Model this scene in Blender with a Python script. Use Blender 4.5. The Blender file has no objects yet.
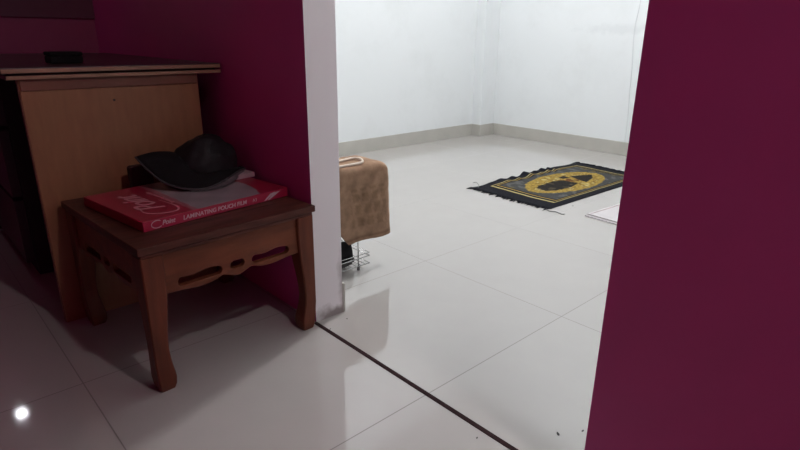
import bpy, bmesh, math, random
from mathutils import Vector, Matrix, noise
random.seed(7)
sc = bpy.context.scene
C = sc.collection

# ------------------------------------------------------------------ camera
f_px, pitch, roll, yaw = 555.615, 0.3278, 0.0110, -0.8228
cam = bpy.data.cameras.new('camera'); co = bpy.data.objects.new('camera', cam); C.objects.link(co)
F = Vector((math.sin(yaw)*math.cos(pitch), math.cos(yaw)*math.cos(pitch), -math.sin(pitch)))
R = Vector((math.cos(yaw), -math.sin(yaw), 0)); U = R.cross(F)
R2 = R*math.cos(roll)+U*math.sin(roll); U2 = -R*math.sin(roll)+U*math.cos(roll)
m = Matrix((R2, U2, -F)).transposed().to_4x4()
m.translation = Vector((0.79225, -1.42676, 0.82301))
co.matrix_world = m
cam.sensor_width = 36; cam.lens = f_px/800*36; cam.clip_start = 0.02
sc.camera = co

# ------------------------------------------------------------------ light and exposure
FRONT_W, BACK_W, BULB_E = 26.0, 97.0, 60.0
FRONT_P, BACK_P = (1.19, -0.74, 2.10), (-0.93, 1.05, 2.60)
w = bpy.data.worlds.new('world'); sc.world = w; w.use_nodes = True
w.node_tree.nodes['Background'].inputs[0].default_value = (0.01, 0.009, 0.01, 1)
w.node_tree.nodes['Background'].inputs[1].default_value = 0.3
sc.view_settings.view_transform = 'Standard'; sc.view_settings.look = 'None'
sc.view_settings.exposure = 0.0; sc.view_settings.gamma = 1.0
sc.view_settings.use_curve_mapping = False
def lamp_light(name, loc, W, col, r):
    l = bpy.data.lights.new(name, 'POINT'); l.energy = W; l.color = col; l.shadow_soft_size = r
    o = bpy.data.objects.new(name, l); o.location = loc; C.objects.link(o); return o
lamp_light('front_lamp_light', FRONT_P, FRONT_W, (1.0, 0.90, 0.90), 0.04)
lamp_light('back_lamp_light', BACK_P, BACK_W, (0.97, 0.985, 1.0), 0.07)

# ------------------------------------------------------------------ materials
def mat(name, col, rough=0.6, metal=0.0, spec=0.5, noise_s=0, noise_a=0.0, bump=0.0, bump_s=0, coat=0, stretch=None, attr=None):
    M = bpy.data.materials.new(name); M.use_nodes = True
    nt = M.node_tree; b = nt.nodes['Principled BSDF']
    b.inputs['Base Color'].default_value = (*col, 1); b.inputs['Roughness'].default_value = rough
    b.inputs['Metallic'].default_value = metal; b.inputs['Specular IOR Level'].default_value = spec
    if coat: b.inputs['Coat Weight'].default_value = coat; b.inputs['Coat Roughness'].default_value = 0.2
    tc = nt.nodes.new('ShaderNodeTexCoord'); mp = nt.nodes.new('ShaderNodeMapping')
    nt.links.new(tc.outputs['Object'], mp.inputs['Vector'])
    if stretch: mp.inputs['Scale'].default_value = stretch
    src = None
    if attr:
        a = nt.nodes.new('ShaderNodeAttribute'); a.attribute_name = attr; src = a.outputs['Color']
        nt.links.new(src, b.inputs['Base Color'])
    if noise_s:
        n = nt.nodes.new('ShaderNodeTexNoise'); n.inputs['Scale'].default_value = noise_s; n.inputs['Detail'].default_value = 6
        nt.links.new(mp.outputs[0], n.inputs['Vector'])
        r = nt.nodes.new('ShaderNodeMapRange'); r.inputs['From Min'].default_value = .3; r.inputs['From Max'].default_value = .7
        r.inputs['To Min'].default_value = 1-noise_a; r.inputs['To Max'].default_value = 1+noise_a*.5
        nt.links.new(n.outputs['Fac'], r.inputs['Value'])
        mx = nt.nodes.new('ShaderNodeVectorMath'); mx.operation = 'SCALE'
        mx.inputs[0].default_value = col
        if src: nt.links.new(src, mx.inputs[0])
        nt.links.new(r.outputs[0], mx.inputs['Scale']); nt.links.new(mx.outputs[0], b.inputs['Base Color'])
    if bump:
        n = nt.nodes.new('ShaderNodeTexNoise'); n.inputs['Scale'].default_value = bump_s; n.inputs['Detail'].default_value = 4
        nt.links.new(mp.outputs[0], n.inputs['Vector'])
        bp = nt.nodes.new('ShaderNodeBump'); bp.inputs['Strength'].default_value = bump; bp.inputs['Distance'].default_value = .004
        nt.links.new(n.outputs['Fac'], bp.inputs['Height']); nt.links.new(bp.outputs[0], b.inputs['Normal'])
    return M

def floor_material():
    M = bpy.data.materials.new('polished_tile'); M.use_nodes = True
    nt = M.node_tree; L = nt.links.new; b = nt.nodes['Principled BSDF']
    geo = nt.nodes.new('ShaderNodeNewGeometry'); sep = nt.nodes.new('ShaderNodeSeparateXYZ'); L(geo.outputs['Position'], sep.inputs[0])
    def mth(op, a, bb=None, c=None):
        n = nt.nodes.new('ShaderNodeMath'); n.operation = op
        for i, v in enumerate((a, bb, c)):
            if v is None: continue
            if isinstance(v, (int, float)): n.inputs[i].default_value = v
            else: L(v, n.inputs[i])
        return n.outputs[0]
    def dist(s):
        a = mth('DIVIDE', s, 0.6); a = mth('ADD', a, 0.5); a = mth('FRACT', a); a = mth('SUBTRACT', a, 0.5)
        return mth('MULTIPLY', mth('ABSOLUTE', a), 0.6)
    d = mth('MINIMUM', dist(sep.outputs[0]), dist(sep.outputs[1]))
    mr = nt.nodes.new('ShaderNodeMapRange'); mr.inputs['From Min'].default_value = .0009; mr.inputs['From Max'].default_value = .0019
    mr.inputs['To Min'].default_value = 1; mr.inputs['To Max'].default_value = 0; L(d, mr.inputs['Value'])
    # tiles differ a little from one another
    fx = mth('FLOOR', mth('DIVIDE', sep.outputs[0], 0.6)); fy = mth('FLOOR', mth('DIVIDE', sep.outputs[1], 0.6))
    cmb = nt.nodes.new('ShaderNodeCombineXYZ'); L(fx, cmb.inputs[0]); L(fy, cmb.inputs[1])
    wn = nt.nodes.new('ShaderNodeTexWhiteNoise'); L(cmb.outputs[0], wn.inputs['Vector'])
    n = nt.nodes.new('ShaderNodeTexNoise'); n.inputs['Scale'].default_value = 9; n.inputs['Detail'].default_value = 8; L(geo.outputs['Position'], n.inputs['Vector'])
    v = mth('ADD', mth('MULTIPLY', wn.outputs['Value'], .03), mth('MULTIPLY', n.outputs['Fac'], .07)); v = mth('ADD', v, .93)
    sc_ = nt.nodes.new('ShaderNodeVectorMath'); sc_.operation = 'SCALE'; sc_.inputs[0].default_value = TILE; L(v, sc_.inputs['Scale'])
    mx = nt.nodes.new('ShaderNodeMix'); mx.data_type = 'RGBA'; L(mr.outputs[0], mx.inputs['Factor']); L(sc_.outputs[0], mx.inputs['A'])
    mx.inputs['B'].default_value = (.17, .15, .14, 1); L(mx.outputs['Result'], b.inputs['Base Color'])
    n2 = nt.nodes.new('ShaderNodeTexNoise'); n2.inputs['Scale'].default_value = 5; L(geo.outputs['Position'], n2.inputs['Vector'])
    rr = mth('ADD', mth('MULTIPLY', n2.outputs['Fac'], .05), .045); rr = mth('ADD', rr, mth('MULTIPLY', mr.outputs[0], .5))
    L(rr, b.inputs['Roughness']); b.inputs['Specular IOR Level'].default_value = 1.0
    return M
TILE = (.47, .445, .425)

def plaster(name, col, cellar=None):
    """white wall paint with smudges of its own"""
    M = bpy.data.materials.new(name); M.use_nodes = True
    nt = M.node_tree; L = nt.links.new; b = nt.nodes['Principled BSDF']; b.inputs['Roughness'].default_value = .75
    geo = nt.nodes.new('ShaderNodeNewGeometry')
    n = nt.nodes.new('ShaderNodeTexNoise'); n.inputs['Scale'].default_value = 3.2; n.inputs['Detail'].default_value = 9; n.inputs['Roughness'].default_value = .65
    L(geo.outputs['Position'], n.inputs['Vector'])
    cr = nt.nodes.new('ShaderNodeValToRGB'); L(n.outputs['Fac'], cr.inputs[0])
    cr.color_ramp.elements[0].position = .28; cr.color_ramp.elements[0].color = (col[0]*.955, col[1]*.955, col[2]*.95, 1)
    cr.color_ramp.elements[1].position = .5; cr.color_ramp.elements[1].color = (*col, 1)
    last = cr.outputs[0]
    for (c, rad, strength, dcol) in (cellar or []):
        vm = nt.nodes.new('ShaderNodeVectorMath'); vm.operation = 'SUBTRACT'; L(geo.outputs['Position'], vm.inputs[0]); vm.inputs[1].default_value = c
        vd = nt.nodes.new('ShaderNodeVectorMath'); vd.operation = 'DIVIDE'; L(vm.outputs[0], vd.inputs[0]); vd.inputs[1].default_value = rad
        vl = nt.nodes.new('ShaderNodeVectorMath'); vl.operation = 'LENGTH'; L(vd.outputs[0], vl.inputs[0])
        n3 = nt.nodes.new('ShaderNodeTexNoise'); n3.inputs['Scale'].default_value = 22; n3.inputs['Detail'].default_value = 6; L(geo.outputs['Position'], n3.inputs['Vector'])
        ad = nt.nodes.new('ShaderNodeMath'); ad.operation = 'MULTIPLY_ADD'; L(n3.outputs['Fac'], ad.inputs[0]); ad.inputs[1].default_value = 1.7; ad.inputs[2].default_value = -.85
        su = nt.nodes.new('ShaderNodeMath'); su.operation = 'ADD'; L(vl.outputs['Value'], su.inputs[0]); L(ad.outputs[0], su.inputs[1])
        mr = nt.nodes.new('ShaderNodeMapRange'); mr.inputs['From Min'].default_value = .35; mr.inputs['From Max'].default_value = 1.0
        mr.inputs['To Min'].default_value = strength; mr.inputs['To Max'].default_value = 0; L(su.outputs[0], mr.inputs['Value'])
        mx = nt.nodes.new('ShaderNodeMix'); mx.data_type = 'RGBA'; L(mr.outputs[0], mx.inputs['Factor']); L(last, mx.inputs['A']); mx.inputs['B'].default_value = (*dcol, 1)
        last = mx.outputs['Result']
    L(last, b.inputs['Base Color'])
    bp = nt.nodes.new('ShaderNodeBump'); bp.inputs['Strength'].default_value = .12; bp.inputs['Distance'].default_value = .01
    L(n.outputs['Fac'], bp.inputs['Height']); L(bp.outputs[0], b.inputs['Normal'])
    return M

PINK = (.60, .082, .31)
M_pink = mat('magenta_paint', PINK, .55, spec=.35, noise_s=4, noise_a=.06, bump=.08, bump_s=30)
M_pink_deep = mat('darker_magenta_wall', (.26, .03, .11), .6, noise_s=4, noise_a=.06)  # darker base colour than the other front-room walls
M_pink_dark = mat('dark_maroon_band', (.10, .012, .045), .6, noise_s=5, noise_a=.1)
M_white = plaster('white_wall_paint', (.78, .80, .81), [((-1.22, 2.57, .885), (.38, .2, .045), .16, (.45, .46, .48)), ((-1.45, 2.57, .60), (.3, .2, .2), .05, (.5, .5, .5))])
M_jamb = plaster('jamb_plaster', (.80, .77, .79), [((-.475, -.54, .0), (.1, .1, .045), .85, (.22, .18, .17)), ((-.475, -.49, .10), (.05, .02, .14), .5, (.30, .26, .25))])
M_ceil = mat('ceiling_paint', (.75, .75, .74), .8)
M_ceildark = mat('bounce_cutting_ceiling', (.10, .06, .05), .7, noise_s=5, noise_a=.2)  # unseen front ceiling, set dark to cut bounced light
M_tile = floor_material()
M_skirt = mat('grey_skirting_tile', (.46, .44, .40), .35, noise_s=9, noise_a=.05)
M_strip = mat('brown_joint_strip', (.035, .018, .020), .9, spec=.1, noise_s=40, noise_a=.3)
M_stool = mat('reddish_brown_wood', (.145, .040, .018), .42, spec=.22, noise_s=7, noise_a=.35, bump=.1, bump_s=18, stretch=(6, 1, 6))
M_stoolleg = mat('reddish_brown_leg_wood', (.125, .034, .017), .42, spec=.22, noise_s=7, noise_a=.35, bump=.1, bump_s=18, stretch=(6, 6, 1))
M_stooltop = mat('worn_dark_brown_wood', (.092, .029, .021), .42, spec=.18, noise_s=6, noise_a=.6, bump=.15, bump_s=16, stretch=(7, 1, 7))
M_worn = mat('bare_worn_wood', (.30, .19, .13), .6, noise_s=60, noise_a=.6)
M_slot = mat('dark_recess_wood', (.03, .012, .010), .7)
M_ply = mat('ochre_wood_veneer', (.27, .125, .055), .5, noise_s=9, noise_a=.14, stretch=(1, 5, 1.2))
M_plyband = mat('reddish_veneer', (.16, .055, .03), .5, noise_s=6, noise_a=.25)
M_edge = mat('pale_wood_edging', (.30, .17, .105), .5, noise_s=30, noise_a=.25, stretch=(1, .3, 1))
M_desktop = mat('dark_desk_veneer', (.05, .026, .026), .3, noise_s=6, noise_a=.3)
M_pedestal = mat('black_drawer_block', (.012, .008, .009), .6)
M_drawer = mat('dark_grey_veneer', (.045, .036, .045), .5)
M_black = mat('black_cloth', (.010, .009, .010), .9, spec=.15, bump=.2, bump_s=200)
M_blacksat = mat('black_satin', (.009, .008, .010), .5, spec=.35, bump=.5, bump_s=30)
M_pipe = mat('dark_grey_piping', (.045, .04, .043), .6)
M_grey = mat('grey_lining', (.17, .15, .16), .5)
M_crown = mat('black_crown_cloth', (.010, .008, .010), .62, spec=.3, bump=.9, bump_s=26)
M_patch = mat('silver_grey_lining', (.16, .13, .145), .35, noise_s=35, noise_a=.5)
M_chrome = mat('chrome_wire', (.55, .54, .53), .22, metal=1)
M_towel = mat('brown_terry_cloth', (.30, .175, .115), .95, spec=.1, noise_s=26, noise_a=.3, bump=1.0, bump_s=330, attr='pat')
M_cord = mat('cream_cord', (.80, .68, .58), .7, bump=.3, bump_s=300)
M_bag = mat('dark_purple_plastic_film', (.05, .022, .035), .25, noise_s=12, noise_a=.4)
M_wbox = mat('pinkish_white_card', (.52, .36, .40), .6, noise_s=20, noise_a=.1)
M_brownitem = mat('dark_brown_leatherette', (.04, .009, .009), .6)
M_print = mat('printed_card', (.5, .02, .05), .32, attr='pat')
M_red = mat('red_card', (.36, .012, .050), .32, noise_s=10, noise_a=.06)
M_ink = mat('white_print', (.55, .42, .45), .45)
M_inkpink = mat('pale_pink_print', (.62, .26, .30), .45)
M_rug = mat('woven_rug', (.1, .1, .1), .95, spec=.1, noise_s=160, noise_a=.35, bump=.8, bump_s=400, attr='pat')
M_fringe = mat('black_fringe', (.012, .012, .016), .95, spec=.1)
M_mat = mat('white_cloth', (.58, .54, .55), .85, noise_s=12, noise_a=.05)
M_matline = mat('dull_pink_stitching', (.52, .40, .41), .8)
M_rubber = mat('dark_rubber', (.05, .045, .045), .8)
M_cable = mat('grey_cable', (.64, .65, .67), .6)
M_lampbody = mat('white_lamp_body', (.8, .8, .8), .4)
def emit(name, col, s):
    M = bpy.data.materials.new(name); M.use_nodes = True; b = M.node_tree.nodes['Principled BSDF']
    b.inputs['Emission Color'].default_value = (*col, 1); b.inputs['Emission Strength'].default_value = s; return M
M_bulb = emit('lit_bulb', (.93, .93, 1), BULB_E); M_diff = emit('lit_diffuser', (1, .98, .95), 2.0)

# ------------------------------------------------------------------ helpers
def link(name, me, mt, parent=None, loc=None, rot=None):
    o = bpy.data.objects.new(name, me); C.objects.link(o)
    for q in (mt if isinstance(mt, (list, tuple)) else [mt]): me.materials.append(q)
    if parent: o.parent = parent
    if loc: o.location = loc
    if rot: o.rotation_euler = rot
    return o
def obj(name, bm, mt, parent=None, loc=None, rot=None, smooth=False):
    me = bpy.data.meshes.new(name); bmesh.ops.recalc_face_normals(bm, faces=bm.faces)
    bm.to_mesh(me); bm.free()
    if smooth:
        for p in me.polygons: p.use_smooth = True
    return link(name, me, mt, parent, loc, rot)
def tag(o, label, cat, group=None, kind=None):
    o['label'] = label; o['category'] = cat
    if group: o['group'] = group
    if kind: o['kind'] = kind
    return o
def struct(o): o['kind'] = 'structure'; return o
def thing(name, label, cat, loc=(0, 0, 0), rz=0, group=None):
    o = bpy.data.objects.new(name, None); C.objects.link(o); o.empty_display_size = .05
    o.location = loc; o.rotation_euler = (0, 0, rz); return tag(o, label, cat, group)
def box(bm, x0, x1, y0, y1, z0, z1, bev=0, seg=2):
    t = bmesh.new()
    bmesh.ops.create_cube(t, size=1)
    for v in t.verts: v.co = Vector(((x0+x1)/2+v.co.x*(x1-x0), (y0+y1)/2+v.co.y*(y1-y0), (z0+z1)/2+v.co.z*(z1-z0)))
    if bev: bmesh.ops.bevel(t, geom=t.edges[:], offset=bev, segments=seg, affect='EDGES', profile=.5)
    me = bpy.data.meshes.new('t'); t.to_mesh(me); t.free(); bm.from_mesh(me); bpy.data.meshes.remove(me); return bm
def bx(*a, **k): return box(bmesh.new(), *a, **k)
def tube(bm, pts, r, n=8, closed=False, cap=True):
    pts = [Vector(p) for p in pts]; N = len(pts); rings = []; up = None
    for i, p in enumerate(pts):
        if closed: d = (pts[(i+1) % N]-pts[i-1])
        else: d = pts[min(i+1, N-1)]-pts[max(i-1, 0)]
        d.normalize()
        if up is None:
            up = Vector((0, 0, 1)) if abs(d.z) < .9 else Vector((1, 0, 0))
        s = d.cross(up).normalized(); up = s.cross(d).normalized()
        rr = r[i] if isinstance(r, (list, tuple)) else r
        rings.append([bm.verts.new(p+(s*math.cos(t)+up*math.sin(t))*rr) for t in [2*math.pi*k/n for k in range(n)]])
    for i in range(N if closed else N-1):
        a, b = rings[i], rings[(i+1) % N]
        for k in range(n): bm.faces.new((a[k], a[(k+1) % n], b[(k+1) % n], b[k]))
    if cap and not closed:
        bm.faces.new(rings[0][::-1]); bm.faces.new(rings[-1])
    return bm
def smooth_path(pts, n=8, closed=False):
    P = [Vector(p) for p in pts]; out = []; N = len(P)
    for i in range(N if closed else N-1):
        g = (lambda j: P[j % N]) if closed else (lambda j: P[max(0, min(N-1, j))])
        p0, p1, p2, p3 = g(i-1), g(i), g(i+1), g(i+2)
        for k in range(n):
            t = k/n
            out.append(.5*((2*p1)+(-p0+p2)*t+(2*p0-5*p1+4*p2-p3)*t*t+(-p0+3*p1-3*p2+p3)*t**3))
    if not closed: out.append(P[-1])
    return out
def curve_mesh(name, splines, depth, bevel=0, mt=None, parent=None, M=None):
    """filled outline with holes, extruded to a solid mesh; splines in the XY plane"""
    cu = bpy.data.curves.new(name, 'CURVE'); cu.dimensions = '2D'; cu.fill_mode = 'BOTH'; cu.extrude = depth/2; cu.bevel_depth = bevel
    for s in splines:
        sp = cu.splines.new('POLY'); sp.points.add(len(s)-1); sp.use_cyclic_u = True
        for p, q in zip(sp.points, s): p.co = (q[0], q[1], 0, 1)
    return _conv(name, cu, mt, parent, M)
def _conv(name, cu, mt, parent, M):
    t = bpy.data.objects.new('t', cu); C.objects.link(t); bpy.context.view_layer.update()
    dg = bpy.context.evaluated_depsgraph_get(); me = bpy.data.meshes.new_from_object(t.evaluated_get(dg))
    bpy.data.objects.remove(t); bpy.data.curves.remove(cu); me.materials.clear()
    if M: me.transform(M)
    return link(name, me, mt, parent)
def text_mesh(name, s, size, mt, parent, M, shear=0, depth=.0003, space=1.0, off=0.0):
    cu = bpy.data.curves.new(name, 'FONT'); cu.body = s; cu.size = size; cu.extrude = depth; cu.shear = shear; cu.space_character = space; cu.offset = off
    return _conv(name, cu, mt, parent, M)
def paint(me, fn):
    """colour by place in the pattern, per face corner"""
    a = me.color_attributes.new('pat', 'FLOAT_COLOR', 'POINT')
    for i, v in enumerate(me.vertices): a.data[i].color = (*fn(v.co), 1)
def grid_sheet(nu, nv, fn):
    bm = bmesh.new(); V = [[bm.verts.new(fn(i/nu, j/nv)) for j in range(nv+1)] for i in range(nu+1)]
    for i in range(nu):
        for j in range(nv): bm.faces.new((V[i][j], V[i+1][j], V[i+1][j+1], V[i][j+1]))
    return bm

# ------------------------------------------------------------------ structure
XL, XR = -2.25, 2.60        # front room
YF, YN = -.592, -.492       # partition: front face, rear face
YB = -4.0
BXL, BXR, BY = -2.40, 1.60, 2.57
H = 2.75
J0, J1 = -.475, .407        # doorway jambs
struct(obj('floor', bx(BXL-.1, XR+.1, YB-.1, BY+.1, -.12, 0), M_tile))
struct(obj('ceiling_back', bx(BXL-.1, BXR+.1, YN, BY+.1, H, H+.1), M_ceil))
struct(obj('ceiling_front', bx(BXL-.1, XR+.1, YB-.1, YN, H, H+.1), M_ceildark))
def partition(name, x0, x1, z0, z1):
    o = obj(name, bx(x0, x1, YF, YN, z0, z1), [M_pink, M_jamb, M_white]); struct(o)
    for p in o.data.polygons:
        n = p.normal
        p.material_index = 0 if n.y < -.5 else (2 if n.y > .5 else 1)
    return o
partition('wall_partition_left', BXL-.1, J0, 0, H)
partition('wall_partition_right', J1, XR+.1, 0, H)
partition('wall_partition_over_doorway', J0, J1, 2.1, H)
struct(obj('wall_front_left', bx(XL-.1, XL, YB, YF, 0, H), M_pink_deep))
struct(obj('wall_front_right', bx(XR, XR+.1, YB, YF, 0, H), M_pink))
struct(obj('wall_front_rear', bx(XL-.1, XR+.1, YB-.1, YB, 0, H), M_pink))
struct(obj('wall_front_left_band', bx(XL, XL+.014, YB, YF, .885, 1.05), M_pink_dark))  # thin darker band across the upper part of the wall
struct(obj('wall_back_left', bx(BXL-.1, BXL, YN, BY+.1, 0, H), M_white))
struct(obj('wall_back_far', bx(BXL, BXR, BY, BY+.1, 0, H), M_white))
struct(obj('wall_back_right', bx(BXR, BXR+.1, YN, BY+.1, 0, H), M_white))
PX, PY = -2.305, 2.385      # corner column
struct(obj('wall_corner_column', bx(BXL, PX, PY, BY, 0, H), M_white))
t = .010; bh = .098
def skirt(name, *a): struct(obj(name, bx(*a, bev=.0015, seg=1), M_skirt))
skirt('baseboard_left', BXL, BXL+t, YN, PY-t, 0, bh)
skirt('baseboard_far', PX+t, BXR, BY-t, BY, 0, bh)
skirt('baseboard_column_side', BXL, PX+t, PY-t, PY, 0, bh)
skirt('baseboard_column_front', PX, PX+t, PY, BY-t*0, 0, bh)
skirt('baseboard_partition_left', BXL+t, J0+.002, YN, YN+t, 0, bh)
skirt('baseboard_partition_right', J1, BXR, YN, YN+t, 0, bh)
skirt('baseboard_right', BXR-t, BXR, YN+t, BY-t, 0, bh)
struct(obj('trim_2', bx(J0+.001, J1, -.602, -.590, .0, .0015), M_strip))

# ------------------------------------------------------------------ lamps (ceiling, out of view)
def ceiling_lamp(x, y, label):
    o = thing('ceiling_lamp', label, 'lamp', (x, y, H))
    bm = bmesh.new(); bmesh.ops.create_cone(bm, cap_ends=True, segments=32, radius1=.10, radius2=.12, depth=.03, matrix=Matrix.Translation((0, 0, -.015)))
    obj('lamp_base', bm, M_lampbody, o)
    bm = bmesh.new(); bmesh.ops.create_uvsphere(bm, u_segments=24, v_segments=10, radius=.09, matrix=Matrix.Translation((0, 0, -.03)) @ Matrix.Diagonal((1, 1, .5, 1)))
    obj('diffuser', bm, M_diff, o, smooth=True)
wm = thing('bracket_lamp', 'white bracket lamp high on the magenta wall right of the doorway', 'lamp', (FRONT_P[0], YF, FRONT_P[2]))
obj('bracket', bx(-.03, .03, -.115, 0, .06, .12, bev=.004), M_lampbody, wm)
bm = bmesh.new(); bmesh.ops.create_cone(bm, cap_ends=True, segments=24, radius1=.055, radius2=.03, depth=.05, matrix=Matrix.Translation((0, -.148, .075)))
obj('shade', bm, M_lampbody, wm)
ceiling_lamp(BACK_P[0], BACK_P[1], 'round white ceiling lamp in the middle of the white room')
wl = thing('wall_lamp', 'small lit bulb on the dark magenta wall left of the desk', 'lamp', (XL, -1.227, .990))
bm = bmesh.new(); bmesh.ops.create_cone(bm, cap_ends=True, segments=20, radius1=.035, radius2=.03, depth=.03, matrix=Matrix.Translation((.015+.014, 0, 0)) @ Matrix.Rotation(math.pi/2, 4, 'Y'))
obj('lamp_base', bm, M_lampbody, wl)
bm = bmesh.new(); bmesh.ops.create_uvsphere(bm, u_segments=20, v_segments=12, radius=.012, matrix=Matrix.Translation((.055, 0, 0)) @ Matrix.Diagonal((1, 1.8, .6, 1)))
obj('bulb', bm, M_bulb, wl, smooth=True)

# ------------------------------------------------------------------ desk
DX = -.966
d = thing('desk', 'wooden desk with ochre side panel and double dark top against the magenta wall', 'desk', (DX, -.89, 0))
def dobj(name, bm, mt, parent=d):
    bmesh.ops.translate(bm, verts=bm.verts, vec=(-DX, .89, 0)); return obj(name, bm, mt, parent)
sp = dobj('side_panel', bx(DX-.02, DX, -1.150, -.672, 0, .7055, bev=.0012, seg=1), M_ply)
dobj('edge_band', bx(DX-.018, DX-.002, -1.1525, -1.150, 0.002, .704), M_plyband, sp)
dobj('panel_top_band', bx(DX, DX+.004, -1.148, -.674, .676, .7055, bev=.001, seg=1), M_plyband, sp)  # darker reddish strip along the top of the side panel
bm = bmesh.new(); bmesh.ops.create_cone(bm, cap_ends=True, segments=12, radius1=.0035, radius2=.003, depth=.003, matrix=Matrix.Translation((DX+.001, -.925, .640)) @ Matrix.Rotation(math.pi/2, 4, 'Y'))
dobj('screw_cap', bm, M_slot, sp)
dobj('side_panel', bx(-2.12, -2.10, -1.150, -.672, 0, .694), M_desktop)
dobj('back_panel', bx(-2.10, DX-.02, -.70, -.685, .22, .694), M_desktop)
dobj('shelf', bx(-2.10, DX-.02, -1.0, -.70, .10, .118), M_desktop)
pd = dobj('dark_drawer_block', bx(-2.08, -1.42, -1.130, -.72, 0.0, .7055, bev=.002, seg=1), M_pedestal)  # added near-black block, darkens the space under the desk
for z0, z1 in ((.635, .690), (.530, .622), (.290, .517), (.050, .277)):
    dobj('drawer_front', bx(-2.075, -1.425, -1.160, -1.130, z0, z1, bev=.002, seg=1), M_drawer, pd)
lo = dobj('lower_top', bx(-2.14, DX+.012, -1.176, -.600, .706, .716, bev=.001, seg=1), M_desktop)
dobj('edge_band', bx(DX+.012, DX+.0145, -1.176, -.600, .7065, .7155), M_edge, lo)
dobj('spacer', bx(-2.12, DX-.004, -1.166, -.610, .716, .721), M_slot)
to = dobj('desk_top', bx(-2.14, DX+.012, -1.186, -.600, .721, .735, bev=.002), M_desktop)
dobj('edge_band', bx(DX+.012, DX+.0145, -1.184, -.600, .7225, .7325), M_edge, to)

# small dark case on the desk
cs = thing('small_case', 'small black rectangular case lying on the dark desk top', 'case', (-1.19, -.985, .735), .02)
obj('case_body', bx(-.035, .035, -.044, .044, 0, .021, bev=.004), M_black, cs)
obj('case_lid', bx(-.036, .036, -.045, .045, .0215, .033, bev=.004), M_black, cs)
obj('clasp', bx(.036, .038, -.012, .012, .015, .027, bev=.0008, seg=1), M_black, cs)

# ------------------------------------------------------------------ stool
st = thing('low_wooden_stool', 'low square reddish brown wooden stool with carved apron and curved legs', 'stool', (-.6910, -.8560, 0), math.radians(3.3))
hx, hy, ST = .261, .2420, .378
top = bx(-hx, hx, -hy, hy, ST-.018, ST, bev=.002)
box(top, -hx+.006, hx-.006, -hy+.006, hy-.006, ST-.029, ST-.019, bev=.003)
tp = obj('top_board', top, M_stooltop, st)
# worn pale streaks along the top's front arris
for (a, b) in ((-.2, -.186), (-.17, -.125), (-.115, -.10), (-.02, .045), (.06, .075), (.11, .225)):
    bm = bmesh.new(); tube(bm, [(hx-.0028, a+(b-a)*k/4, ST-.0022) for k in range(5)], [.0004, .0010, .0014, .0010, .0004], 6)
    obj('worn_edge', bm, M_worn, tp)
# inset panel outline on the top face
bm = bmesh.new()
for a in ((-.17, .17, -.1755, -.1745), (-.17, .17, .1745, .1755)): box(bm, a[0], a[1], a[2], a[3], ST-.001, ST+.0002)
for a in (-.17, .17): box(bm, a-.0005, a+.0005, -.175, .175, ST-.001, ST+.0003)
obj('panel_joint', bm, M_slot, tp)
def leg_bm():
    """leg at the +x,-y corner, local frame with its outer corner at 0,0: grows to -x and +y"""
    prof = [(.350, 0, .052), (.30, 0, .052), (.25, 0, .050), (.22, 0, .047), (.18, .0, .042), (.14, .0, .038), (.11, .0, .037), (.085, .0, .039), (.065, .001, .042), (.045, .002, .046), (.03, .003, .048), (.012, .005, .047), (0, .008, .043)]
    bm = bmesh.new(); rings = []
    for z, a, b in prof:
        c = .003; q = [(a+c, a), (b-c, a), (b, a+c), (b, b-c), (b-c, b), (a+c, b), (a, b-c), (a, a+c)]
        rings.append([bm.verts.new((-x, y, z)) for x, y in q])
    for r0, r1 in zip(rings, rings[1:]):
        for k in range(8): bm.faces.new((r0[k], r0[(k+1) % 8], r1[(k+1) % 8], r1[k]))
    bm.faces.new(rings[0]); bm.faces.new(rings[-1][::-1]); return bm
ins = .005
for sx, sy in ((1, -1), (1, 1), (-1, -1), (-1, 1)):
    bm = leg_bm()
    for v in bm.verts: v.co = Vector((sx*(hx-ins)+v.co.x*sx, sy*(hy-ins)-v.co.y*sy, v.co.z))
    l = obj('leg', bm, M_stoolleg, st)
def apron(L, name):
    """outline in (s, z); s from -L to L"""
    zt, zb = .350, .246
    o = [(-L, zt), (-L, zb+.0)]
    n = 60
    for k in range(n+1):
        s = -L+2*L*k/n; u = abs(s)/L
        z = zb
        z += .005*math.exp(-((u-.22)/.08)**2)          # notches either side of the middle bump
        z += -.005*math.exp(-((u-.0)/.13)**2)
        z += .003*math.sin(u*9)
        if u > .9: z += (u-.9)*.03
        o.append((s, z))
    o += [(L, zt)]
    def slot(s0, s1, z0, z1, wav=0):
        c = []; r = (z1-z0)/2; n = 10
        for k in range(n+1):
            a = -math.pi/2+math.pi*k/n; c.append((s1-r+r*math.cos(a), z0+r+r*math.sin(a)))
        if wav:
            for k in range(1, 6):
                c.append((s1-r-(s1-s0-2*r)*k/6, z1+.003*math.sin(math.pi*k/6*2)))
        for k in range(n+1):
            a = math.pi/2+math.pi*k/n; c.append((s0+r+r*math.cos(a), z0+r+r*math.sin(a)))
        return c
    k = 1.02
    holes = [slot(-.155*k, -.040*k, .2565, .281, 1), slot(-.021*k, .021*k, .259, .282), slot(.040*k, .155*k, .2565, .281, 1)]
    return [o]+holes, L
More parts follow.
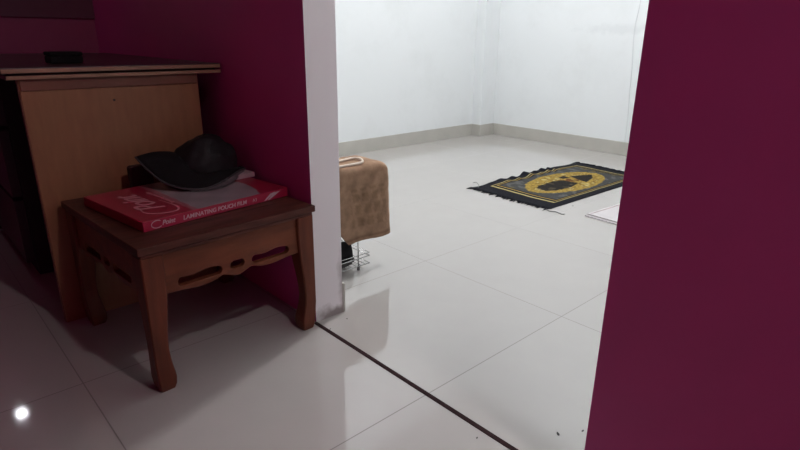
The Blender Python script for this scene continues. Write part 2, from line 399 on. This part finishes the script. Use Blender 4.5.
for nm, L, Mx in (('front', hy-ins-.048, Matrix(((0, 0, 1, hx-.022), (1, 0, 0, 0), (0, 1, 0, 0), (0, 0, 0, 1)))),
                  ('rear', hy-ins-.048, Matrix(((0, 0, 1, -hx+.022), (1, 0, 0, 0), (0, 1, 0, 0), (0, 0, 0, 1)))),
                  ('left', hx-ins-.048, Matrix(((1, 0, 0, 0), (0, 0, 1, -hy+.022), (0, 1, 0, 0), (0, 0, 0, 1)))),
                  ('right', hx-ins-.048, Matrix(((1, 0, 0, 0), (0, 0, 1, hy-.022), (0, 1, 0, 0), (0, 0, 0, 1))))):
    sps, _ = apron(L, nm)
    curve_mesh('apron', sps, .014, .0012, M_stool, st, Mx)

# ------------------------------------------------------------------ box of laminating film
a = math.radians(7.5)
BL, BW, BH = .430, .328, .026
bk = thing('pouch_film_box', 'flat red box of laminating pouch film with white lettering lying on the stool', 'box', (-.518, -1.032, ST+.0005), a)
body = obj('carton', bx(-BW, 0, 0, BL, 0, BH-.0006, bev=.0012, seg=1), M_red, bk)
nu, nv = 90, 120
bm = grid_sheet(nu, nv, lambda u, v: Vector((-BW+.001+(BW-.002)*u, .001+(BL-.002)*v, BH)))
cover = obj('cover_print', bm, M_print, bk)
def cover_col(p):
    x, y = -p.x/BW, p.y/BL
    red = (.34, .016, .045); grey = (.30, .245, .265); pale = (.42, .33, .36)
    e = .30+.05*x
    if y < e: return red
    if y > .78+.14*math.sin(math.pi*min(1, max(0, x))*.9+.4)-.06: return red
    if y < e+.035: return (.40, .13, .16)
    n = noise.noise(Vector((x*6, y*7, 2)))
    return tuple(g+(q-g)*max(0, min(1, n*1.2+.3)) for g, q in zip(grey, pale))
paint(cover.data, cover_col)
SP = Matrix(((0, 0, 1, .0004), (1, 0, 0, 0), (0, 1, 0, 0), (0, 0, 0, 1)))
def spine(name, s, y, z, size, mt=M_ink, shear=0, space=1.0, off=0.0): return text_mesh(name, s, size, mt, bk, Matrix.Translation((0, y, z)) @ SP, shear, .0002, space, off)
spine('logo', 'Point', .046, .008, .0165, M_ink, .3, .95, .0002)
bm = bmesh.new(); tube(bm, [(.0004, .034+.014*math.cos(t)*1.0, .0130+.0092*math.sin(t)) for t in [math.radians(q) for q in range(50, 330, 14)]], [.0010]*20, 5)
bmesh.ops.scale(bm, verts=bm.verts, vec=(.3, 1, 1)); obj('logo', bm, M_ink, bk)
spine('spine_lettering', 'LAMINATING POUCH FILM', .101, .0075, .0155, M_ink, .12, 1.0, .0003)
spine('spine_lettering', 'A3', .307, .0080, .0125, M_ink, 0, 1)
bm = bmesh.new()
for s in (0, .012):
    q = [bm.verts.new((.0005, .345+s, .003)), bm.verts.new((.0005, .352+s, .003)), bm.verts.new((.0005, .385+s*1.6, .022)), bm.verts.new((.0005, .368+s, .020))]
    bm.faces.new(q)
obj('logo', bm, M_ink, bk)
# big script logo on the cover, read from the right-hand side
CT = Matrix(((-1, 0, 0, 0), (0, -1, 0, 0), (0, 0, 1, 0), (0, 0, 0, 1)))
text_mesh('cover_lettering', 'Point', .088, M_inkpink, bk, Matrix.Translation((-.075, .100, BH+.0003)) @ CT, .35, .0002, .92, .0006)
bm = bmesh.new(); pts = [(-.072+.050*math.cos(math.radians(q)), .078-.050*math.sin(math.radians(q))*1.0, BH+.0004) for q in range(300, 20, -12)]
pts = [(-.040-.060*math.cos(math.radians(q)), .082+.046*math.sin(math.radians(q)), BH+.0004) for q in range(-60, 130, 10)]
pts = smooth_path([(-.105, .045, BH+.0004), (-.060, .040, BH+.0004), (-.030, .070, BH+.0004), (-.030, .105, BH+.0004), (-.070, .122, BH+.0004), (-.150, .118, BH+.0004)], 6)
tube(bm, pts, [.0012+.0022*math.sin(math.pi*k/(len(pts)-1)) for k in range(len(pts))], 6)
for v in bm.verts: v.co.z = BH+.0004+(v.co.z-BH-.0004)*.15
obj('cover_lettering', bm, M_inkpink, bk)
text_mesh('cover_lettering', 'laminating pouch film', .017, M_inkpink, bk, Matrix.Translation((-.100, .138, BH+.0003)) @ CT, 0, .0002)

# ------------------------------------------------------------------ cap
ZB = ST+BH+.0005
cp = thing('baseball_cap', 'black baseball cap with grey-edged curled brim lying on the red box', 'cap', (-.822, -.740, ZB), 0)
def dome(u, v):
    th = 2*math.pi*u; ph = math.pi/2*min(v, .999)
    r = math.cos(ph)**.75; zz = math.sin(ph)
    x, y, z = .084*r*math.cos(th), .108*r*math.sin(th)-.012, .126*zz+.004
    n = noise.noise(Vector((x*16, y*16, z*14+3)))*.020+noise.noise(Vector((x*34, y*34, z*34)))*.008
    return Vector((x*(1+n*8), y*(1+n*6)+.012*zz, z+n*.8*zz))
bm = bmesh.new(); V = [[bm.verts.new(dome(i/48, j/16)) for j in range(17)] for i in range(48)]
for i in range(48):
    for j in range(16): bm.faces.new((V[i][j], V[(i+1) % 48][j], V[(i+1) % 48][j+1], V[i][j+1]))
bmesh.ops.remove_doubles(bm, verts=bm.verts, dist=.0008)
cr = obj('crown', bm, M_crown, cp, smooth=True)
bm = bmesh.new(); bmesh.ops.create_uvsphere(bm, u_segments=12, v_segments=8, radius=.007, matrix=Matrix.Translation((0, .012, .131)) @ Matrix.Diagonal((1, 1, .5, 1)))
obj('button', bm, M_black, cr, smooth=True)
outer = [(-.02, -.188, .088), (.022, -.176, .060), (.070, -.150, .026), (.112, -.108, .009), (.126, -.052, .005), (.108, .010, .014), (.076, .066, .024), (.046, .108, .024)]
inner = [(-.035, -.085, .088), (.000, -.078, .086), (.040, -.078, .074), (.068, -.060, .044), (.080, -.022, .036), (.080, .018, .036), (.068, .052, .032), (.040, .085, .026)]
O = smooth_path(outer, 8); I = smooth_path(inner, 8)
nb = len(O)-1
def brim_fn(u, v):
    k = min(nb, int(round(u*nb))); p = I[k].lerp(O[k], v); p.z += .006*math.sin(math.pi*v); return p
def thick(bm, t):
    me = bpy.data.meshes.new('x'); return bm
b1 = obj('brim', grid_sheet(nb, 8, brim_fn), M_black, cp, smooth=True)
md = b1.modifiers.new('t', 'SOLIDIFY'); md.thickness = .0035; md.offset = 0
bm = bmesh.new(); tube(bm, [p+Vector((.0005, 0, .0005)) for p in O], .0028, 6); obj('brim_piping', bm, M_pipe, b1, smooth=True)
def lining(u, v):
    q = O[26+int(u*(nb-26))]; w_ = math.sin(math.pi*min(1, u*1.15+.02))
    return q+Vector((.024*v*w_, -.004*v, -.001-(q.z-.004)*v*.75))
bm = grid_sheet(nb-26, 4, lining)
obj('brim_lining', bm, M_patch, b1, smooth=True)

# crumpled dark plastic bag behind the cap
bm = bmesh.new(); bmesh.ops.create_icosphere(bm, subdivisions=5, radius=1)
for v in bm.verts:
    q = v.co.copy(); n = noise.noise(q*2.3)*.30+abs(noise.noise(q*5))*.22+abs(noise.noise(q*11))*.08
    v.co = Vector((q.x*.030, q.y*.050, q.z*.062))*(1-.2+n)
    v.co.z = max(v.co.z, -.052)
tag(obj('plastic_bag', bm, M_bag, loc=(-.918, -.680, ZB+.054), smooth=False), 'crumpled dark purple plastic bag tucked behind the black cap', 'bag')
# small white carton
wb = thing('small_carton', 'small pinkish white carton beside the cap by the magenta wall', 'box', (-.778, -.650, ZB), math.radians(7.5))
obj('carton_body', bx(-.030, .030, -.034, .034, 0, .014, bev=.001, seg=1), M_wbox, wb)
obj('flap', bx(.030, .0308, -.030, .030, .0015, .0125), M_wbox, wb)
# dark brown wallet standing against the panel
wa = thing('wallet', 'dark brown wallet standing upright between black cap and ochre panel', 'wallet', (-.905, -.912, ST+.0005), math.radians(4), None)
obj('wallet_cover', bx(-.014, .010, -.020, .045, 0, .078, bev=.004), M_brownitem, wa)
obj('fold_seam', bx(-.0115, .0075, -.0215, -.0185, .004, .074, bev=.001, seg=1), M_slot, wa)

# ------------------------------------------------------------------ wire rack with towel
RX0, RX1, RY0, RY1 = -.93, -.695, -.455, -.200
rk = thing('wire_rack', 'small chrome wire shoe rack standing behind the plastered door jamb', 'rack', ((RX0+RX1)/2, (RY0+RY1)/2, 0))
rc = Vector(((RX0+RX1)/2, (RY0+RY1)/2, 0))
def wires(name, segs, parent, r=.0018, mt=M_chrome):
    bm = bmesh.new()
    for s in segs: tube(bm, [Vector(p)-rc for p in s], r, 8)
    return obj(name, bm, mt, parent, smooth=True)
def rect(z, x0=RX0, x1=RX1, y0=RY0, y1=RY1): return [((x0, y0, z), (x1, y0, z)), ((x1, y0, z), (x1, y1, z)), ((x1, y1, z), (x0, y1, z)), ((x0, y1, z), (x0, y0, z))]
PZ = .018
tr = wires('bottom_tray', rect(PZ)+[((RX0, RY0+.02*k+.015, PZ), (RX1, RY0+.02*k+.015, PZ)) for k in range(12)], rk)
wires('tray_rail', rect(.048), tr); wires('tray_rail', rect(.060, RX0, RX1-.001, RY0, RY1), tr, .0014)
for (px, py) in ((RX1-.008, -.247), (RX1-.008, RY0+.03), (RX0-.002, -.247), (RX0-.002, RY0+.03)):
    wires('post', [((px, py, .0065), (px, py, .383))], rk, .0024)
    bm = bmesh.new(); bmesh.ops.create_cone(bm, cap_ends=True, segments=12, radius1=.006, radius2=.005, depth=.014, matrix=Matrix.Translation(Vector((px, py, .007))-rc)); obj('foot_cap', bm, M_grey, rk)
TY1 = -.118; TX0, TX1 = -.852, -.703
tt = wires('upper_tray', rect(.380, TX0, TX1, RY0, TY1)+[((TX0, RY0+.02+.024*k, .380), (TX1, RY0+.02+.024*k, .380)) for k in range(13)], rk)
# towel
prof = [(-.860, .300), (-.860, .350), (-.859, .378), (-.850, .3875), (-.82, .389), (-.78, .3875), (-.74, .389), (-.712, .388), (-.699, .380), (-.695, .355), (-.694, .31), (-.694, .26), (-.693, .20), (-.692, .16), (-.690, .116)]
PP = smooth_path([(x, 0, z) for x, z in prof], 5)
tw = thing('brown_towel', 'brown terry towel draped over the wire rack behind the jamb', 'towel', (-.76, -.25, .38)); tc = Vector((-.76, -.25, .38))
npf = len(PP)-1
def towel_fn(u, v):
    k = min(npf, int(round(v*npf))); p = PP[k].copy()
    y0, y1 = -.445, -.100
    front = k/npf
    hang = max(0, (.375-p.z)/.26) if p.x > -.71 else 0
    y0 = -.445+.15*max(0, hang-.05)**1.4 if hang > 0 else y0
    y1 = -.106+.010*hang
    y = y0+(y1-y0)*u
    e = max(0, (u-.88)/.12)                     # the soft corner at the far end
    p.z -= .016*e*e*(1 if hang < .2 else .0)
    if p.x > -.71: p.x += .006*math.sin(y*38+p.z*9)*hang-.010*e*e
    p.z -= (.008*math.sin(u*2.6)+.006*u)*0 + (.014*(1-u)-.004)*max(0, hang-.8)*-1.5
    n = noise.noise(Vector((p.x*30, y*30, p.z*30)))*.0022
    return Vector((p.x+n, y, p.z+abs(n)))-tc
bm = grid_sheet(70, npf, towel_fn); to_ = obj('towel_cloth', bm, M_towel, tw, smooth=True)
md = to_.modifiers.new('t', 'SOLIDIFY'); md.thickness = .005; md.offset = 1
def towel_col(p):
    q = p+tc; base = Vector((.38, .235, .155))
    if q.x > -.70:
        z = q.z; y = q.y
        if .165 < z < .315 and -.285 < y < -.125:                     # darker woven rows of blocks
            row = (z-.165) % .045; k = math.sin(y*150+math.floor((z-.165)/.045)*1.7)
            if row > .010 and k > -.45: base = Vector((.30, .185, .115))
        if .128 < z < .134 or .146 < z < .150: base = Vector((.25, .145, .095))
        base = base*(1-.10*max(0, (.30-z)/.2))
    return tuple(base)
def towel_col2(p):
    return towel_col(p)
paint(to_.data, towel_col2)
bm = bmesh.new(); tube(bm, [towel_fn(u/30, 1)+Vector((.001, 0, .001)) for u in range(31)], .0028, 6); obj('hem', bm, mat('dark_brown_hem', (.12, .05, .03), .9), tw, smooth=True)
# cream cord loop lying on the towel
zc = .3985
lp = smooth_path([(-.765, -.42, zc), (-.772, -.33, zc), (-.790, -.235, zc), (-.790, -.196, zc+.001), (-.765, -.184, zc+.002), (-.728, -.202, zc+.002), (-.712, -.225, zc+.001), (-.712, -.30, zc), (-.714, -.40, zc)], 7)
bm = bmesh.new(); tube(bm, lp, .0042, 10)
tag(obj('cord_loop', bm, M_cord, smooth=True), 'cream cord bent into a loop on top of the brown towel', 'cord')
# shoes on the bottom tray
def shoe(loc, rz, label):
    o = thing('shoe', label, 'shoe', loc, rz, 'black shoes on the bottom tray of the rack')
    def ring(t):                                                        # t 0 heel .. 1 toe, along +y
        w = .030+.012*math.sin(math.pi*min(1, t*1.1))*1.0; w *= 1 if t < .85 else math.sqrt(max(.05, 1-((t-.85)/.16)**2))
        h = (.066 if t < .35 else .066-.034*min(1, (t-.35)/.35)); h *= 1 if t < .9 else math.sqrt(max(.08, 1-((t-.9)/.11)**2))
        if t < .06: w *= .75; h *= .95
        return w, h
    bm = bmesh.new(); rings = []
    for k in range(22):
        t = k/21; w_, h_ = ring(t); y = -.11+.22*t
        rings.append([bm.verts.new((w_*math.cos(q)*(1 if math.sin(q) > 0 else .96), y, .014+max(0, math.sin(q))**.8*h_)) for q in [2*math.pi*j/16 for j in range(16)]])
    for r0, r1 in zip(rings, rings[1:]):
        for j in range(16): bm.faces.new((r0[j], r0[(j+1) % 16], r1[(j+1) % 16], r1[j]))
    bm.faces.new(rings[0]); bm.faces.new(rings[-1])
    obj('upper', bm, M_black, o, smooth=True)
    bm = bmesh.new(); q = [(ring(k/21)[0]+.003, -.113+.226*k/21) for k in range(22)]
    pts = [(x, y) for x, y in q]+[(-x, y) for x, y in reversed(q)]
    lo_ = [bm.verts.new((x, y, 0)) for x, y in pts]; hi = [bm.verts.new((x, y, .016)) for x, y in pts]
    bm.faces.new(lo_); bm.faces.new(hi)
    for i in range(len(pts)): bm.faces.new((lo_[i], lo_[(i+1) % len(pts)], hi[(i+1) % len(pts)], hi[i]))
    obj('sole', bm, M_rubber, o)
    bm = bmesh.new()
    for k in range(4): tube(bm, smooth_path([(-.022, -.01+.016*k, .052-.008*k), (0, -.006+.016*k, .070-.010*k), (.022, -.01+.016*k, .052-.008*k)], 4), .0016, 6)
    obj('laces', bm, M_grey, o)
shoe((-.755, -.355, .0205), math.pi+.06, 'black shoe at the near side of the tray, heel towards the room')
shoe((-.850, -.350, .0205), math.pi-.05, 'black shoe at the far side of the tray, half hidden by its pair')

# ------------------------------------------------------------------ rug
RW, RL = .535, 1.072
ru = thing('prayer_rug', 'black and gold prayer rug with dark fringes lying rumpled on the tiles', 'rug', (-1.200, .975, 0), math.radians(-1.6))
def rug_h(u, v):
    h = .004
    for c, s, a in ((.27, .035, .010), (.36, .03, .014), (.50, .035, .019), (.60, .025, .010), (.66, .028, .022), (.74, .025, .014)):
        h += a*math.exp(-((v-c-.10*u)/s)**2)*math.exp(-(u/.085)**2)
    h += .002*max(0, noise.noise(Vector((u*9, v*9, 0))))
    return h
def rug_fn(a, b):
    u, v = a*RW, b*RL
    x = u+.010*math.sin(v*21)*math.exp(-(u/.1)**2)
    return Vector((x, v+.006*math.sin(u*14), rug_h(u, v)))
NU, NV = 107, 214
bm = grid_sheet(NU, NV, rug_fn)
rg = obj('woven_field', bm, M_rug, ru, smooth=True)
BK = (.014, .014, .019); GOLD = (.38, .26, .06); PGOLD = (.48, .40, .17); GR = (.060, .060, .062); DK = (.022, .019, .018); BR = (.14, .06, .02)
def inpoly(x, y, P):
    c = False; j = len(P)-1
    for i in range(len(P)):
        if (P[i][1] > y) != (P[j][1] > y) and x < (P[j][0]-P[i][0])*(y-P[i][1])/(P[j][1]-P[i][1])+P[i][0]: c = not c
        j = i
    return c
PA = [(.225, .33), (.215, .50), (.235, .56), (.335, .585), (.365, .46), (.350, .33), (.32, .275), (.25, .285)]
PB = [(.205, .69), (.235, .76), (.27, .84), (.32, .77), (.355, .64), (.29, .655)]
PC = [(.18, .60), (.18, .66), (.225, .66), (.225, .60)]
def rug_col(i, j):
    u, v = i/NU*RW, j/NV*RL
    du = min(u, RW-u); dv = min(v-.0, RL-v); dd = min(du, v*.45, (RL-v)*.6)
    nz = noise.noise(Vector((u*60, v*60, 1))); n2 = noise.noise(Vector((u*24, v*24, 5)))
    if dd < .046: return BK
    if dd < .053: return PGOLD
    if dd < .064: return BK
    if dd < .068: return GOLD
    if dd < .076: return DK
    x, y = (u-.272)/.163, (v-.545)/.345
    r = math.sqrt(x*x+y*y)+.035*nz
    if r < 1:
        if inpoly(u, v, PC): return DK
        if inpoly(u, v, PA): return DK if n2 < .25 else (.075, .06, .04)
        if inpoly(u, v, PB): return DK
        if r < .35 and n2 > -.05: return BR
        if r > .86: return tuple(c*.75 for c in GOLD) if nz > 0 else GOLD
        if nz > .16: return (.18, .11, .03)
        if nz < -.3: return (.26, .17, .04)
        return GOLD if n2 < .15 else PGOLD
    if (abs(u-RW/2) < .13 and (v < .2 or v > .9)) and n2 > .15: return (.11, .09, .05)
    return GR if n2 < .2 else (.10, .10, .10)
ca = rg.data.color_attributes.new('pat', 'FLOAT_COLOR', 'POINT')
for i in range(NU+1):
    for j in range(NV+1): ca.data[i*(NV+1)+j].color = (*rug_col(i, j), 1)
md = rg.modifiers.new('t', 'SOLIDIFY'); md.thickness = .0035; md.offset = -1
for end, vv, sg in (('near', 0, -1), ('far', RL, 1)):
    bm = bmesh.new()
    n = 120
    for k in range(n):
        if k in (60, 61, 74, 75, 76, 88) and sg < 0: continue
        
        x = RW*(k+.5)/n; L = random.uniform(.018, .034)+.010*math.sin(k*.55)+(.012 if k % 9 == 0 else 0); dx = random.uniform(-.008, .008)
        y0 = vv+.006*math.sin(x*14)
        tube(bm, [(x, y0-sg*.004, .004), (x+dx*.3, y0+sg*L*.4, .004), (x+dx, y0+sg*L, .0022)], [.0026, .0028, .0012], 5)
    f = obj('fringe', bm, M_fringe, ru); f['kind'] = 'stuff'
bm = bmesh.new()
tube(bm, smooth_path([(RW-.01, -.02, .004), (RW+.02, -.035, .003), (RW+.05, -.020, .003), (RW+.085, -.030, .003), (RW+.098, -.018, .003)], 5), .0022, 5)
obj('loose_thread', bm, mat('grey_thread', (.20, .19, .19), .9), ru)
bm = bmesh.new(); tube(bm, smooth_path([(.03, .03, .004), (.018, .045, .012), (.005, .05, .020), (-.012, .052, .024), (-.022, .042, .020)], 5), .0022, 5)
obj('loose_thread', bm, bpy.data.materials['grey_thread'], ru)

# ------------------------------------------------------------------ white folded cloth right of the rug
cl = thing('folded_cloth', 'folded white cloth with pink stitched edge on tiles right of the rug', 'cloth', (-.490, .992, 0), math.radians(-4))
def cloth_layer(bm, z0, z1, x0, y0, x1, y1): box(bm, x0, x1, y0, y1, z0, z1, bev=.002)
bm = bmesh.new(); cloth_layer(bm, 0, .006, 0, 0, .50, .34); obj('cloth_fold', bm, M_mat, cl)
bm = bmesh.new(); cloth_layer(bm, .0065, .013, .004, .012, .50, .338); obj('cloth_fold', bm, M_mat, cl)
bm = bmesh.new()
tube(bm, [(.02, .02, .0135), (.022, .32, .0135)], .0018, 6)
obj('stitching', bm, M_matline, cl)

# ------------------------------------------------------------------ cable on the far wall
pts = smooth_path([(-1.08, BY-.003, .10), (-1.083, BY-.003, .26), (-1.098, BY-.003, .47), (-1.104, BY-.003, .62), (-1.121, BY-.003, .80), (-1.124, BY-.003, .92), (-1.112, BY-.003, 1.03), (-1.105, BY-.003, 1.25), (-1.11, BY-.003, 1.5)], 6)
bm = bmesh.new(); tube(bm, pts, .0016, 6)
tag(obj('wall_cable', bm, M_cable, smooth=True), 'thin pale grey cable running up the white far wall', 'cable')

# ------------------------------------------------------------------ crumbs on the floor
def crumb(x, y, s, label):
    bm = bmesh.new(); bmesh.ops.create_icosphere(bm, subdivisions=2, radius=s)
    rz = random.uniform(0, 3)
    for v in bm.verts:
        v.co *= 1+.45*noise.noise(v.co/s*1.6+Vector((x*9, y*9, 0))); v.co = Vector((v.co.x*1.5, v.co.y*.7, v.co.z*.35))
    mz = min(v.co.z for v in bm.verts)
    tag(obj('crumb', bm, M_rubber, loc=(x, y, -mz), rot=(0, 0, rz)), label, 'crumb', 'dark crumbs scattered on the floor')
crumb(-.430, -.510, .0022, 'dark crumb on the tiles beside the plastered jamb')
crumb(.293, -.484, .0036, 'larger dark crumb near the right doorway edge')
crumb(.324, -.434, .0028, 'thin dark crumb against the right doorway edge')
crumb(.182, -.626, .0022, 'dark crumb on the front side of the brown joint strip')
crumb(-.620, 1.102, .0040, 'dark crumb between the prayer rug and the white cloth')
crumb(-.413, -.585, .0022, 'dark crumb touching the brown joint strip by the jamb')
